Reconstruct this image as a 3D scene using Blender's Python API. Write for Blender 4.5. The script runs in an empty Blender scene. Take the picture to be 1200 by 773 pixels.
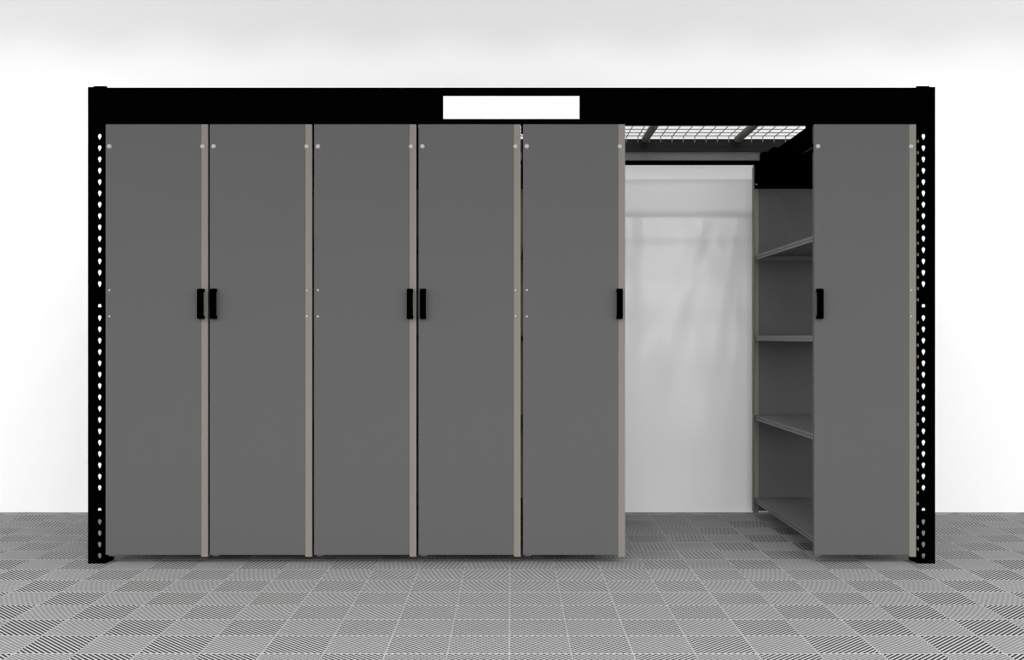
import bpy, bmesh, math
import numpy as np
from mathutils import Vector, Matrix

S = bpy.context.scene
COL = S.collection
PI = math.pi

# ------------------------------------------------------------------ materials
def mat(name, col, rough=0.5, spec=0.3, metal=0.0, vary=0.0, scale=6.0, bump=0.0):
    m = bpy.data.materials.new(name)
    m.use_nodes = True
    nt = m.node_tree
    b = nt.nodes['Principled BSDF']
    b.inputs['Roughness'].default_value = rough
    b.inputs['Specular IOR Level'].default_value = spec
    b.inputs['Metallic'].default_value = metal
    b.inputs['Base Color'].default_value = (*col, 1)
    if vary > 0 or bump > 0:
        tc = nt.nodes.new('ShaderNodeTexCoord')
        nz = nt.nodes.new('ShaderNodeTexNoise')
        nz.inputs['Scale'].default_value = scale
        nz.inputs['Detail'].default_value = 4
        nt.links.new(tc.outputs['Object'], nz.inputs['Vector'])
        if vary > 0:
            mx = nt.nodes.new('ShaderNodeMix')
            mx.data_type = 'RGBA'
            mx.inputs['A'].default_value = (*[c * (1 - vary) for c in col], 1)
            mx.inputs['B'].default_value = (*[min(1, c * (1 + vary)) for c in col], 1)
            nt.links.new(nz.outputs['Fac'], mx.inputs['Factor'])
            nt.links.new(mx.outputs['Result'], b.inputs['Base Color'])
        if bump > 0:
            bp = nt.nodes.new('ShaderNodeBump')
            bp.inputs['Strength'].default_value = bump
            bp.inputs['Distance'].default_value = 0.002
            nt.links.new(nz.outputs['Fac'], bp.inputs['Height'])
            nt.links.new(bp.outputs['Normal'], b.inputs['Normal'])
    return m

M_BLACK = mat('black_powder_coat', (0.0004, 0.0004, 0.0004), 0.8, 0.0)
M_CHAR = mat('charcoal_steel', (0.014, 0.014, 0.014), 0.6, 0.1)
M_PANEL = mat('grey_laminate', (0.089, 0.089, 0.089), 0.6, 0.05, vary=0.02, scale=2.0)
M_TRACK = mat('grey_track_steel', (0.115, 0.115, 0.115), 0.5, 0.2)
M_TAN = mat('warm_grey_steel', (0.178, 0.168, 0.146), 0.6, 0.1, vary=0.03, scale=4.0)
M_SHELF = mat('grey_shelf_steel', (0.115, 0.115, 0.115), 0.45, 0.3, vary=0.04, scale=3.0)
M_WIRE = mat('zinc_wire', (0.22, 0.215, 0.20), 0.45, 0.4)
M_BOLT = mat('white_bolt', (0.36, 0.36, 0.35), 0.4, 0.3)
M_WALL = mat('white_plaster', (0.895, 0.895, 0.895), 0.9, 0.0, bump=0.05, scale=40)
CEIL_Y, CEIL_Z = -2.3, 3.4
M_CLIP = mat('grey_clip', (0.11, 0.107, 0.10), 0.6, 0.1)
M_CEIL = mat('grey_ceiling', (0.25, 0.25, 0.25), 0.9, 0.0)
M_WHITE = mat('white_board', (0.93, 0.93, 0.93), 0.6, 0.1)
M_RIB = mat('light_grey_plastic', (0.320, 0.320, 0.320), 0.6, 0.15)
M_GAP = mat('dark_grey_plastic', (0.012, 0.012, 0.012), 0.8, 0.05)

# ------------------------------------------------------------------ mesh helpers
def box(bm, x0, x1, y0, y1, z0, z1, bev=0.0):
    vs = [bm.verts.new(p) for p in ((x0, y0, z0), (x1, y0, z0), (x1, y1, z0), (x0, y1, z0),
                                    (x0, y0, z1), (x1, y0, z1), (x1, y1, z1), (x0, y1, z1))]
    fs = [bm.faces.new([vs[i] for i in q]) for q in
          ((3, 2, 1, 0), (4, 5, 6, 7), (0, 1, 5, 4), (1, 2, 6, 5), (2, 3, 7, 6), (3, 0, 4, 7))]
    if bev > 0:
        es = list({e for f in fs for e in f.edges})
        bmesh.ops.bevel(bm, geom=es, offset=bev, segments=2, affect='EDGES', profile=0.5)

def cyl(bm, a, b, r, n=16, cap=True):
    a, b = Vector(a), Vector(b)
    d = (b - a).normalized()
    u = d.orthogonal().normalized()
    w = d.cross(u)
    r1 = [bm.verts.new(a + r * (math.cos(2*PI*i/n) * u + math.sin(2*PI*i/n) * w)) for i in range(n)]
    r2 = [bm.verts.new(b + r * (math.cos(2*PI*i/n) * u + math.sin(2*PI*i/n) * w)) for i in range(n)]
    for i in range(n):
        bm.faces.new((r1[i], r1[(i+1) % n], r2[(i+1) % n], r2[i]))
    if cap:
        bm.faces.new(r1[::-1]); bm.faces.new(r2)

def prism(bm, poly, y0, y1):
    """poly: list of (x, z), extruded along y"""
    a = [bm.verts.new((x, y0, z)) for x, z in poly]
    b = [bm.verts.new((x, y1, z)) for x, z in poly]
    n = len(poly)
    for i in range(n):
        bm.faces.new((a[i], a[(i+1) % n], b[(i+1) % n], b[i]))
    bm.faces.new(a[::-1]); bm.faces.new(b)

def prism_x(bm, poly, x0, x1):
    """poly: list of (y, z), extruded along x"""
    a = [bm.verts.new((x0, y, z)) for y, z in poly]
    b = [bm.verts.new((x1, y, z)) for y, z in poly]
    n = len(poly)
    for i in range(n):
        bm.faces.new((a[i], a[(i+1) % n], b[(i+1) % n], b[i]))
    bm.faces.new(a[::-1]); bm.faces.new(b)

def obj(name, bm, m, parent=None, smooth=False):
    bmesh.ops.recalc_face_normals(bm, faces=bm.faces)
    me = bpy.data.meshes.new(name)
    bm.to_mesh(me); bm.free()
    me.materials.append(m)
    if smooth:
        for p in me.polygons: p.use_smooth = True
    o = bpy.data.objects.new(name, me)
    COL.objects.link(o)
    if parent: o.parent = parent
    return o

def thing(name, loc=(0, 0, 0)):
    o = bpy.data.objects.new(name, None)
    o.empty_display_size = 0.1
    o.location = loc
    COL.objects.link(o)
    return o

def tag(o, label=None, cat=None, group=None, kind=None):
    for k, v in (('label', label), ('category', cat), ('group', group), ('kind', kind)):
        if v: o[k] = v
    return o

# ------------------------------------------------------------------ camera
H, D0, F = 1.018, 4.627, 1200.0
cd = bpy.data.cameras.new('camera')
cam = bpy.data.objects.new('camera', cd)
COL.objects.link(cam)
cam.location = (0, -D0, H)
cam.rotation_euler = (PI/2, 0, 0)
cd.sensor_width = 36
cd.sensor_fit = 'HORIZONTAL'
cd.lens = 36 * F / 1200
cd.shift_x = 0.5 / 1200
cd.shift_y = 9.5 / 1200
cd.clip_start = 0.05
S.camera = cam

# ------------------------------------------------------------------ setting
YW = 1.361
bm = bmesh.new(); box(bm, -7, 7, YW, YW + 0.12, -0.05, 4.2)
tag(obj('wall_back', bm, M_WALL), 'plain white back wall behind the storage rack', 'wall', kind='structure')

def floor_mesh():
    t = 0.2; N = 10; rim = 0.0016; hr = 0.0008
    base_y = -D0 + 3.306
    x_off = -0.0075
    cols = range(-26, 26)
    y_lo, y_hi = -5.4, YW
    k0 = math.floor((y_lo - base_y) / t); k1 = math.ceil((y_hi - base_y) / t)
    V = []; Fc = []; MI = []
    def slab(pts, z0, z1):
        b = len(V); n = len(pts)
        for (x, y) in pts: V.append((x, y, z1))
        for (x, y) in pts: V.append((x, y, z0))
        Fc.append(tuple(range(b, b+n))); MI.append(0)
        for i in range(n):
            j = (i+1) % n
            Fc.append((b+i, b+n+i, b+n+j, b+j)); MI.append(0)
    p = t / N
    wf = 0.235 * p                                                   # half rib width measured along the quadrant edge
    for r in range(k0, k1):
        ya, yb = base_y + r*t, base_y + (r+1)*t
        for c in cols:
            xa, xb = x_off + c*t, x_off + (c+1)*t
            back = ((r + c) % 2 == 0)                               # rib direction alternates like a chequerboard
            for k in range(2*N):
                u = (k + 0.5) * p
                lo, hi = u - wf, u + wf                             # strip lo <= s+q <= hi inside the unit quadrant
                poly = []
                def clip_line(s):
                    return ((s, 0.0), (0.0, s)) if s <= t else ((t, s - t), (s - t, t))
                a0, a1 = clip_line(max(lo, 0)); b0, b1 = clip_line(min(hi, 2*t))
                pts = [a0]
                if lo < t < hi: pts += [(t, 0.0)]
                pts += [b0, b1]
                if lo < t < hi: pts += [(0.0, t)]
                pts += [a1]
                q = []
                for (s, v) in pts:
                    X = xa + s if back else xb - s
                    Y = ya + v
                    Y = min(Y, YW)
                    q.append((X, Y))
                if not back: q = q[::-1]
                slab(q, -hr, 0.0)
    for r in range(k0, k1 + 1):
        y = base_y + r*t
        w = rim * 0.7 if r % 2 == 0 else rim * 0.5
        if y + w < YW: slab([(-5.2, y-w), (5.2, y-w), (5.2, y+w), (-5.2, y+w)], -hr, 0.0004)
    for c in range(-26, 27):
        x = x_off + c*t
        w = rim if c % 2 == 0 else rim * 0.7
        slab([(x-w, y_lo), (x+w, y_lo), (x+w, YW), (x-w, YW)], -hr, 0.0003)
    b = len(V)
    for (x, y) in ((-7, -6), (7, -6), (7, YW), (-7, YW)): V.append((x, y, -hr))
    for (x, y) in ((-7, -6), (7, -6), (7, YW), (-7, YW)): V.append((x, y, -hr - 0.05))
    for q in ((0, 1, 2, 3), (7, 6, 5, 4), (0, 4, 5, 1), (1, 5, 6, 2), (2, 6, 7, 3), (3, 7, 4, 0)):
        Fc.append(tuple(b + i for i in q)); MI.append(1)
    me = bpy.data.meshes.new('floor')
    me.from_pydata(V, [], Fc)
    me.materials.append(M_RIB); me.materials.append(M_GAP)
    me.polygons.foreach_set('material_index', MI)
    me.update()
    o = bpy.data.objects.new('floor', me)
    COL.objects.link(o)
    return o
tag(floor_mesh(), 'grey ribbed interlocking plastic tile floor with alternating diagonal slots', 'floor', kind='structure')

# ------------------------------------------------------------------ rack frame
XI = 1.834                     # inner face of the uprights
XO = 1.914                     # outer face
ZT = 2.152
HOLE_Z0 = 1.018 - (650.5 - 396) / 259.3
PITCH = 13.27 / 259.3
HOLE_X = 1.8615

def keyhole(n=14):
    w, up, dn = 0.0085, 0.0105, 0.0165
    pts = []
    for i in range(n):
        a = 2*PI*i/n
        s, c = math.sin(a), math.cos(a)
        if s >= 0: pts.append((w * c, up * s))
        else: pts.append((w * c * (1 - 0.45 * abs(s)), dn * s))
    return pts

def upright_bm(side, notched, y0, depth):
    """perforated U profile; side -1 left / +1 right; y0 = face towards the front, depth signed"""
    bm = bmesh.new()
    th = 0.003
    xa, xb = (XI, XO)
    hk = keyhole(24)
    def P(x, z, y): return bm.verts.new((side * x, y, z))
    def plate(y):
        pass
    # front plate cells
    zs = []
    z = HOLE_Z0
    while z < ZT - 0.03:
        zs.append(z); z += PITCH
    lo = 0.004
    nk = len(hk)
    for i, zc in enumerate(zs):
        za = zc - PITCH/2 if i else lo
        zb = zc + PITCH/2 if i < len(zs) - 1 else ZT
        if i == 0: za = lo
        per = []
        for k in range(nk):
            a = 2*PI*k/nk
            c, s = math.cos(a), math.sin(a)
            # ray from the hole centre to the cell border
            tx = ((xb - HOLE_X) if c > 0 else (HOLE_X - xa)) / max(abs(c), 1e-6)
            tz = ((zb - zc) if s > 0 else (zc - za)) / max(abs(s), 1e-6)
            t = min(tx, tz)
            per.append((HOLE_X + c*t, zc + s*t))
        # snap nearest samples to the four corners
        for cx, cz in ((xa, za), (xb, za), (xb, zb), (xa, zb)):
            j = min(range(nk), key=lambda k: (per[k][0]-cx)**2 + (per[k][1]-cz)**2)
            per[j] = (cx, cz)
        hole = [(HOLE_X + hx, zc + hz) for hx, hz in hk]
        ring = {}
        for y in (y0, y0 + math.copysign(th, depth)):
            ring[y] = ([P(x, z, y) for x, z in per], [P(x, z, y) for x, z in hole])
        ya, yb = y0, y0 + math.copysign(th, depth)
        for k in range(nk):
            j = (k+1) % nk
            bm.faces.new((ring[ya][0][k], ring[ya][0][j], ring[ya][1][j], ring[ya][1][k]))
            bm.faces.new((ring[yb][0][k], ring[yb][0][j], ring[yb][1][j], ring[yb][1][k]))
            bm.faces.new((ring[ya][1][k], ring[ya][1][j], ring[yb][1][j], ring[yb][1][k]))
    s0, s1 = sorted((y0, y0 + depth))
    for x0, x1 in ((xa, xa + th), (xb - th, xb)):
        X0, X1 = sorted((side*x0, side*x1))
        box(bm, X0, X1, s0, s1, lo, ZT)
    # short return lips at the back of the profile
    yb0, yb1 = sorted((y0 + depth, y0 + depth - math.copysign(th, depth)))
    for x0, x1 in ((xa, xa + 0.008),):
        X0, X1 = sorted((side*x0, side*x1))
        box(bm, X0, X1, yb0, yb1, lo, ZT)
    return bm

rack = thing('storage_rack_frame')
tag(rack, 'black steel rack frame with perforated uprights and deep header beam across the top', 'storage rack')
YR = 1.19
for side in (-1, 1):
    for y0, dep in ((0.0, 0.09), (YR, -0.09)):
        up = obj('upright', upright_bm(side, side > 0, y0, dep), M_BLACK, rack)
        if side > 0 and dep > 0: front_right = up
        bm = bmesh.new()
        ya, yb = sorted((y0, y0 + dep * 1.0))
        X0, X1 = sorted((side * XI, side * XO))
        box(bm, X0, X1, ya, yb, 0.0, 0.0045)
        Xa, Xb = sorted((side * (XI - 0.004), side * (XI + 0.004)))
        box(bm, Xa, Xb, ya + 0.05, yb, 0.0, 0.022)
        obj('foot_plate', bm, M_BLACK, up)
    # horizontal side braces between front and rear upright
    for zc, hz in ((1.208, 0.022), (0.293, 0.024)):
        bm = bmesh.new()
        X0, X1 = sorted((side * 1.845, side * 1.898))
        box(bm, X0, X1, 0.006, YR - 0.006, zc - hz, zc + hz)
        zl = zc - (0.057 if zc > 1 else 0.062)                                             # lower lip of the brace bracket
        box(bm, X0, X1, 0.006, 0.012, zl - 0.009, zl + 0.006)
        obj('side_brace', bm, M_BLACK, rack)
    # beam end connectors
    bm = bmesh.new()
    X0, X1 = sorted((side * (XI + 0.001), side * (XI + 0.052)))
    box(bm, X0, X1, 0.004, 0.05, 1.955, 2.150)
    X0, X1 = sorted((side * (XI - 0.008), side * (XI + 0.05)))
    box(bm, X0, X1, -0.012, 0.0, 1.985, 2.1535, 0.002)
    obj('beam_connector', bm, M_BLACK, rack)

def beam(name, m, poly):
    bm = bmesh.new()
    prism_x(bm, poly, -XI, XI)
    return obj(name, bm, m, rack)
ZB0, ZB1 = 1.986, 2.1465
beam('header_beam', M_BLACK, [(-0.010, ZB0), (0.040, ZB0), (0.040, ZB0+0.02), (-0.004, ZB0+0.02), (-0.004, ZB1-0.03),
                              (0.040, ZB1-0.03), (0.040, ZB1), (-0.010, ZB1)])
beam('rear_beam', M_CHAR, [(1.142, 2.068), (1.142, 2.1385), (1.185, 2.1385), (1.185, 2.0), (1.178, 2.0), (1.178, 2.068)])
beam('rear_track', M_TRACK, [(1.150, 2.018), (1.150, 2.068), (1.178, 2.068), (1.178, 2.018)])
beam('track_lip', M_BLACK, [(1.143, 1.998), (1.143, 2.018), (1.178, 2.018), (1.178, 1.998)])

# light grey clips showing in the edge slots of the right upright
for i in range(37):
    if i in (15, 33): continue
    zc = 1.018 + (396 - 165.5 - 13.27 * i) / 259.3
    bm = bmesh.new()
    box(bm, XI - 0.0015, XI + 0.0065, -0.0015, 0.012, zc - 0.0070, zc + 0.0070, 0.0015)
    obj('slot_clip', bm, M_CLIP, front_right)

# the blank sign
bm = bmesh.new()
box(bm, (519.5-599.5)/259.9, (679-599.5)/259.9, -0.0147, -0.0102, 1.018 + (396-139.3)/260.1, 1.018 + (396-112.6)/260.1, 0.0008)
tag(obj('sign_board', bm, M_WHITE), 'blank white sign board fixed in the middle of the black header beam', 'sign')

# wire mesh deck on top of the rack
deck = thing('wire_deck', (0, 0.56, 2.1465))
tag(deck, 'steel wire mesh deck lying across the top of the rack', 'wire mesh')
bm = bmesh.new()
zt = 2.1475; yr = 1.119; yf = 0.05; r = 0.0027
pts_x = []
x = 0.646 - 39 * 0.0637
while x < 1.80:
    pts_x.append(x); x += 0.0637
for x in pts_x:
    cyl(bm, (x, yf, zt), (x, yr, zt), r, 6)
    cyl(bm, (x, yr, zt), (x, yr + 0.006, zt - 0.030), r, 6)
y = yr
while y > yf:
    cyl(bm, (-1.80, y, zt + 2*r), (1.80, y, zt + 2*r), r, 6)
    y -= 0.088
for v in bm.verts: v.co -= Vector((0, 0.56, 2.1465))
obj('wire_grid', bm, M_WIRE, deck)
k = -4
for k in range(-4, 3):
    xc = 0.232 + 0.52 * k
    bm = bmesh.new()
    w = 0.019
    poly = [(xc - w, zt - 0.002), (xc + w, zt - 0.002), (xc + w, zt - 0.016), (xc + 0.012, zt - 0.030), (xc - 0.012, zt - 0.030), (xc - w, zt - 0.016)]
    prism(bm, poly, yf + 0.02, 1.136)
    for v in bm.verts: v.co -= Vector((0, 0.56, 2.1465))
    obj('support_bar', bm, M_TAN, deck)

# ------------------------------------------------------------------ sliding storage units
UW = 0.461; PW = 0.430
ZP0, ZP1 = 0.040, 1.983
YF = -0.005; YB = 1.185
SHELVES = (0.118, 0.584, 1.030, 1.484)

def dome(bm, x, y, z, r, hgt):
    """round-headed bolt facing -y"""
    n = 16; rings = 4
    prev = None
    for k in range(rings + 1):
        a = PI/2 * k / rings
        rr, yy = r * math.cos(a), y - hgt * math.sin(a)
        if k == rings:
            top = bm.verts.new((x, y - hgt, z))
            for i in range(n): bm.faces.new((prev[i], prev[(i+1) % n], top))
        else:
            cur = [bm.verts.new((x + rr*math.cos(2*PI*i/n), yy, z + rr*math.sin(2*PI*i/n))) for i in range(n)]
            if prev:
                for i in range(n): bm.faces.new((prev[i], prev[(i+1) % n], cur[(i+1) % n], cur[i]))
            prev = cur

def make_unit(x0, handle_right):
    root = thing('sliding_storage_unit', (x0, 0, 0))
    # front panel
    bm = bmesh.new(); box(bm, 0, PW, YF, YF + 0.016, ZP0, ZP1, 0.0012)
    fp = obj('front_panel', bm, M_PANEL, root)
    bm = bmesh.new(); box(bm, 0.0, PW, YB - 0.016, YB, ZP0, ZP1, 0.0012)
    rp = obj('rear_panel', bm, M_PANEL, root)
    # four corner posts: steel angles
    a, th = 0.031, 0.002
    yf, yb = YF + 0.0165, YB - 0.0165; ysp = YF + 0.002
    zb, zt = 0.031, 1.992
    for cx, sx in ((0.0, 1), (UW, -1)):
        for cy, sy in ((yf, 1), (yb, -1)):
            bm = bmesh.new()
            if sy > 0: cx, cy = (0.008, yf) if sx > 0 else (UW, YF + 0.002)
            else: cx = 0.0 if sx > 0 else UW
            a = UW - PW - 0.0003
            xa, xb = sorted((cx, cx + sx*a)); ya, ybb = sorted((cy, cy + sy*th))
            box(bm, xa, xb, ya, ybb, zb, zt if sy < 0 else 1.983)
            xa, xb = sorted((cx, cx + sx*th)); ya, ybb = sorted((cy + sy*th, cy + sy*a))
            box(bm, xa, xb, ya, ybb, zb, zt if sy < 0 else 1.983)
            post = obj('corner_post', bm, M_TAN, root)
            if sx < 0 and sy > 0: front_post = post
    # shelves: folded steel trays
    for z in SHELVES:
        bm = bmesh.new()
        ya, ye = yf + 0.020, yb - 0.004
        xa, xe = 0.006, UW - 0.0035
        box(bm, xa, xe, ya, ye, z - 0.004, z)
        for x1, x2 in ((xa, xa + 0.012), (xe - 0.012, xe)):
            box(bm, x1, x2, ya, ye, z - 0.012, z - 0.004)
            box(bm, x1 + 0.004, x2 - 0.004, ya, ye, z - 0.015, z - 0.012)       # groove of the folded edge
            box(bm, x1, x2, ya, ye, z - 0.027, z - 0.015)
        for y1, y2 in ((ya, ya + 0.012), (ye - 0.012, ye)):
            box(bm, xa + 0.012, xe - 0.012, y1, y2, z - 0.027, z - 0.004)
        obj('shelf', bm, M_SHELF, root)
    # black top frame
    bm = bmesh.new()
    xa, xe = 0.004, UW - 0.004
    box(bm, xa, xa + 0.025, 0.045, yb - 0.004, 1.905, 1.9955)
    box(bm, xe - 0.025, xe, 0.045, yb - 0.004, 1.905, 1.9955)
    obj('side_rail', bm, M_BLACK, root)
    for y1, y2 in ((yf + 0.006, yf + 0.026), (yb - 0.030, yb - 0.006)):
        bm = bmesh.new()
        box(bm, xa + 0.025, xe - 0.025, y1, y2, 1.862, 1.983 if y1 < 0.5 else 1.9955)
        box(bm, xa, xe, y1 + 0.002, y2 - 0.002, 1.862, 1.904)
        obj('hanger_beam', bm, M_BLACK, root)
    bm = bmesh.new()
    box(bm, xa + 0.090, xe - 0.026, 0.045, yb - 0.031, 1.930, 1.938)  # added plate blocking overhead light from the rear panel
    obj('light_block_plate', bm, M_BLACK, root)
    # roller carriages riding in the beams
    for yc, sgn in ((0.075, -1), (1.118, 1)):
        bm = bmesh.new()
        xl = 0.022
        y1, y2 = sorted((yc - sgn*0.030, yc - sgn*0.020))
        prism(bm, [(xl, 1.9958), (UW - xl, 1.9958), (UW - xl, 2.050), (UW - xl - 0.012, 2.055), (xl + 0.012, 2.055), (xl, 2.050)], y1, y2)
        if sgn < 0:                                                 # guide ear hanging over the edge of the front carriage
            box(bm, -0.0075, 0.003, y1, y2, 1.960, 1.9955)
            box(bm, -0.0075, 0.030, y1 + 0.001, y2 - 0.001, 1.9957, 2.050)
        cg = obj('roller_carriage', bm, M_BLACK, root)
        for xc in (0.108, UW - 0.108):
            bm = bmesh.new()
            ys = yc - sgn*0.020
            cyl(bm, (xc, ys, 2.050), (xc, ys + sgn*0.020, 2.050), 0.036, 28)
            cyl(bm, (xc, ys - sgn*0.02, 2.050), (xc, ys, 2.050), 0.012, 16)
            obj('roller', bm, M_BLACK, cg)
    # big top bolts and the small pair beside the far edge
    yp = YF; yq = ysp
    def bolt(x, z, r, parent, y):
        bm = bmesh.new(); dome(bm, x, y, z, r, r * 0.7)
        obj('bolt', bm, M_BOLT, parent, True)
    xl, xr = 0.0175, 0.4375
    bolt(xl, 1.883, 0.0110, fp, yp)
    bolt(xr, 1.883, 0.0110, front_post, yq)
    bx, bp_, by = (xl, fp, yp) if handle_right else (xr, front_post, yq)
    for z in (1.234, 1.116):
        bolt(bx, z, 0.0055, bp_, by)
    # inner end of the rear fixing bolts
    for z in (1.883,):
        bm = bmesh.new(); dome(bm, 0.013, yb - 0.0285, z, 0.005, 0.004)
        obj('bolt', bm, M_BOLT, rp, True)
    # handle
    hc = 0.4345 if handle_right else 0.0215
    yb_ = yq if handle_right else yp
    bm = bmesh.new()
    prof = [(yb_, 1.104), (-0.028, 1.104), (-0.037, 1.113), (-0.037, 1.231), (-0.028, 1.240), (yb_, 1.240),
            (yb_, 1.225), (-0.022, 1.225), (-0.022, 1.119), (yb_, 1.119)]
    prism_x(bm, prof, hc - 0.013, hc + 0.013)
    bmesh.ops.bevel(bm, geom=list(bm.edges), offset=0.0015, segments=1, affect='EDGES')
    obj('handle', bm, M_BLACK, root)
    return root

UNITS = [(-1.8325, True, 'grey sliding storage unit beside the left black upright, handle on its right edge'),
         (-1.3625, False, 'second grey sliding storage unit from the left upright, handle on its left edge'),
         (-0.8915, True, 'third grey sliding storage unit from the left upright, handle on its right edge'),
         (-0.4200, False, 'grey sliding storage unit left of centre with left edge handle, fourth from left upright'),
         (0.0515, True, 'grey sliding storage unit closed just left of the open aisle'),
         (1.3655, False, 'grey sliding storage unit right of the open aisle showing its shelves, against right upright')]
for x0, hr_, lab in UNITS:
    tag(make_unit(x0, hr_), lab, 'storage unit', 'sliding storage units in the rack')

# ------------------------------------------------------------------ light
bm = bmesh.new(); box(bm, -7, 7, CEIL_Y, YW, CEIL_Z, CEIL_Z + 0.1)  # unseen slab added as occluder, dims the upper wall
tag(obj('ceiling', bm, M_CEIL), 'ceiling added out of view to shade the top of the back wall', 'ceiling', kind='structure')

WALL_FILL, FRONT_FILL = 13.0, 66.0
for row, (yl, x_first, dx, pw) in enumerate(((0.05, -3.2, 0.80, WALL_FILL), (0.62, -2.8, 0.80, WALL_FILL * 0.55))):   # fill spots added above the deck to brighten the aisle wall
    for k in range(9 if row == 0 else 8):
        l = bpy.data.lights.new('wall_fill', 'SPOT')
        l.energy = pw; l.spot_size = math.radians(112); l.spot_blend = 0.55; l.shadow_soft_size = 0.035
        o = bpy.data.objects.new('wall_fill', l); COL.objects.link(o)
        o.location = (x_first + dx * k, yl, CEIL_Z - 0.03)

for k in range(6):                                                 # added overhead fill spots brightening the floor and panels in front
    l = bpy.data.lights.new('front_fill', 'SPOT')
    l.energy = FRONT_FILL; l.spot_size = math.radians(140); l.spot_blend = 0.8; l.shadow_soft_size = 0.3
    o = bpy.data.objects.new('front_fill', l); COL.objects.link(o)
    o.location = (-4.0 + 1.6 * k, -3.7, CEIL_Z - 0.03)

w = bpy.data.worlds.new('world'); S.world = w
w.use_nodes = True
w.node_tree.nodes['Background'].inputs['Color'].default_value = (1, 1, 1, 1)
w.node_tree.nodes['Background'].inputs['Strength'].default_value = 1.29

S.cycles.filter_width = 1.1
S.view_settings.view_transform = 'Standard'
S.view_settings.look = 'None'
S.view_settings.gamma = 1.0
S.view_settings.use_curve_mapping = False
S.view_settings.exposure = 1.0
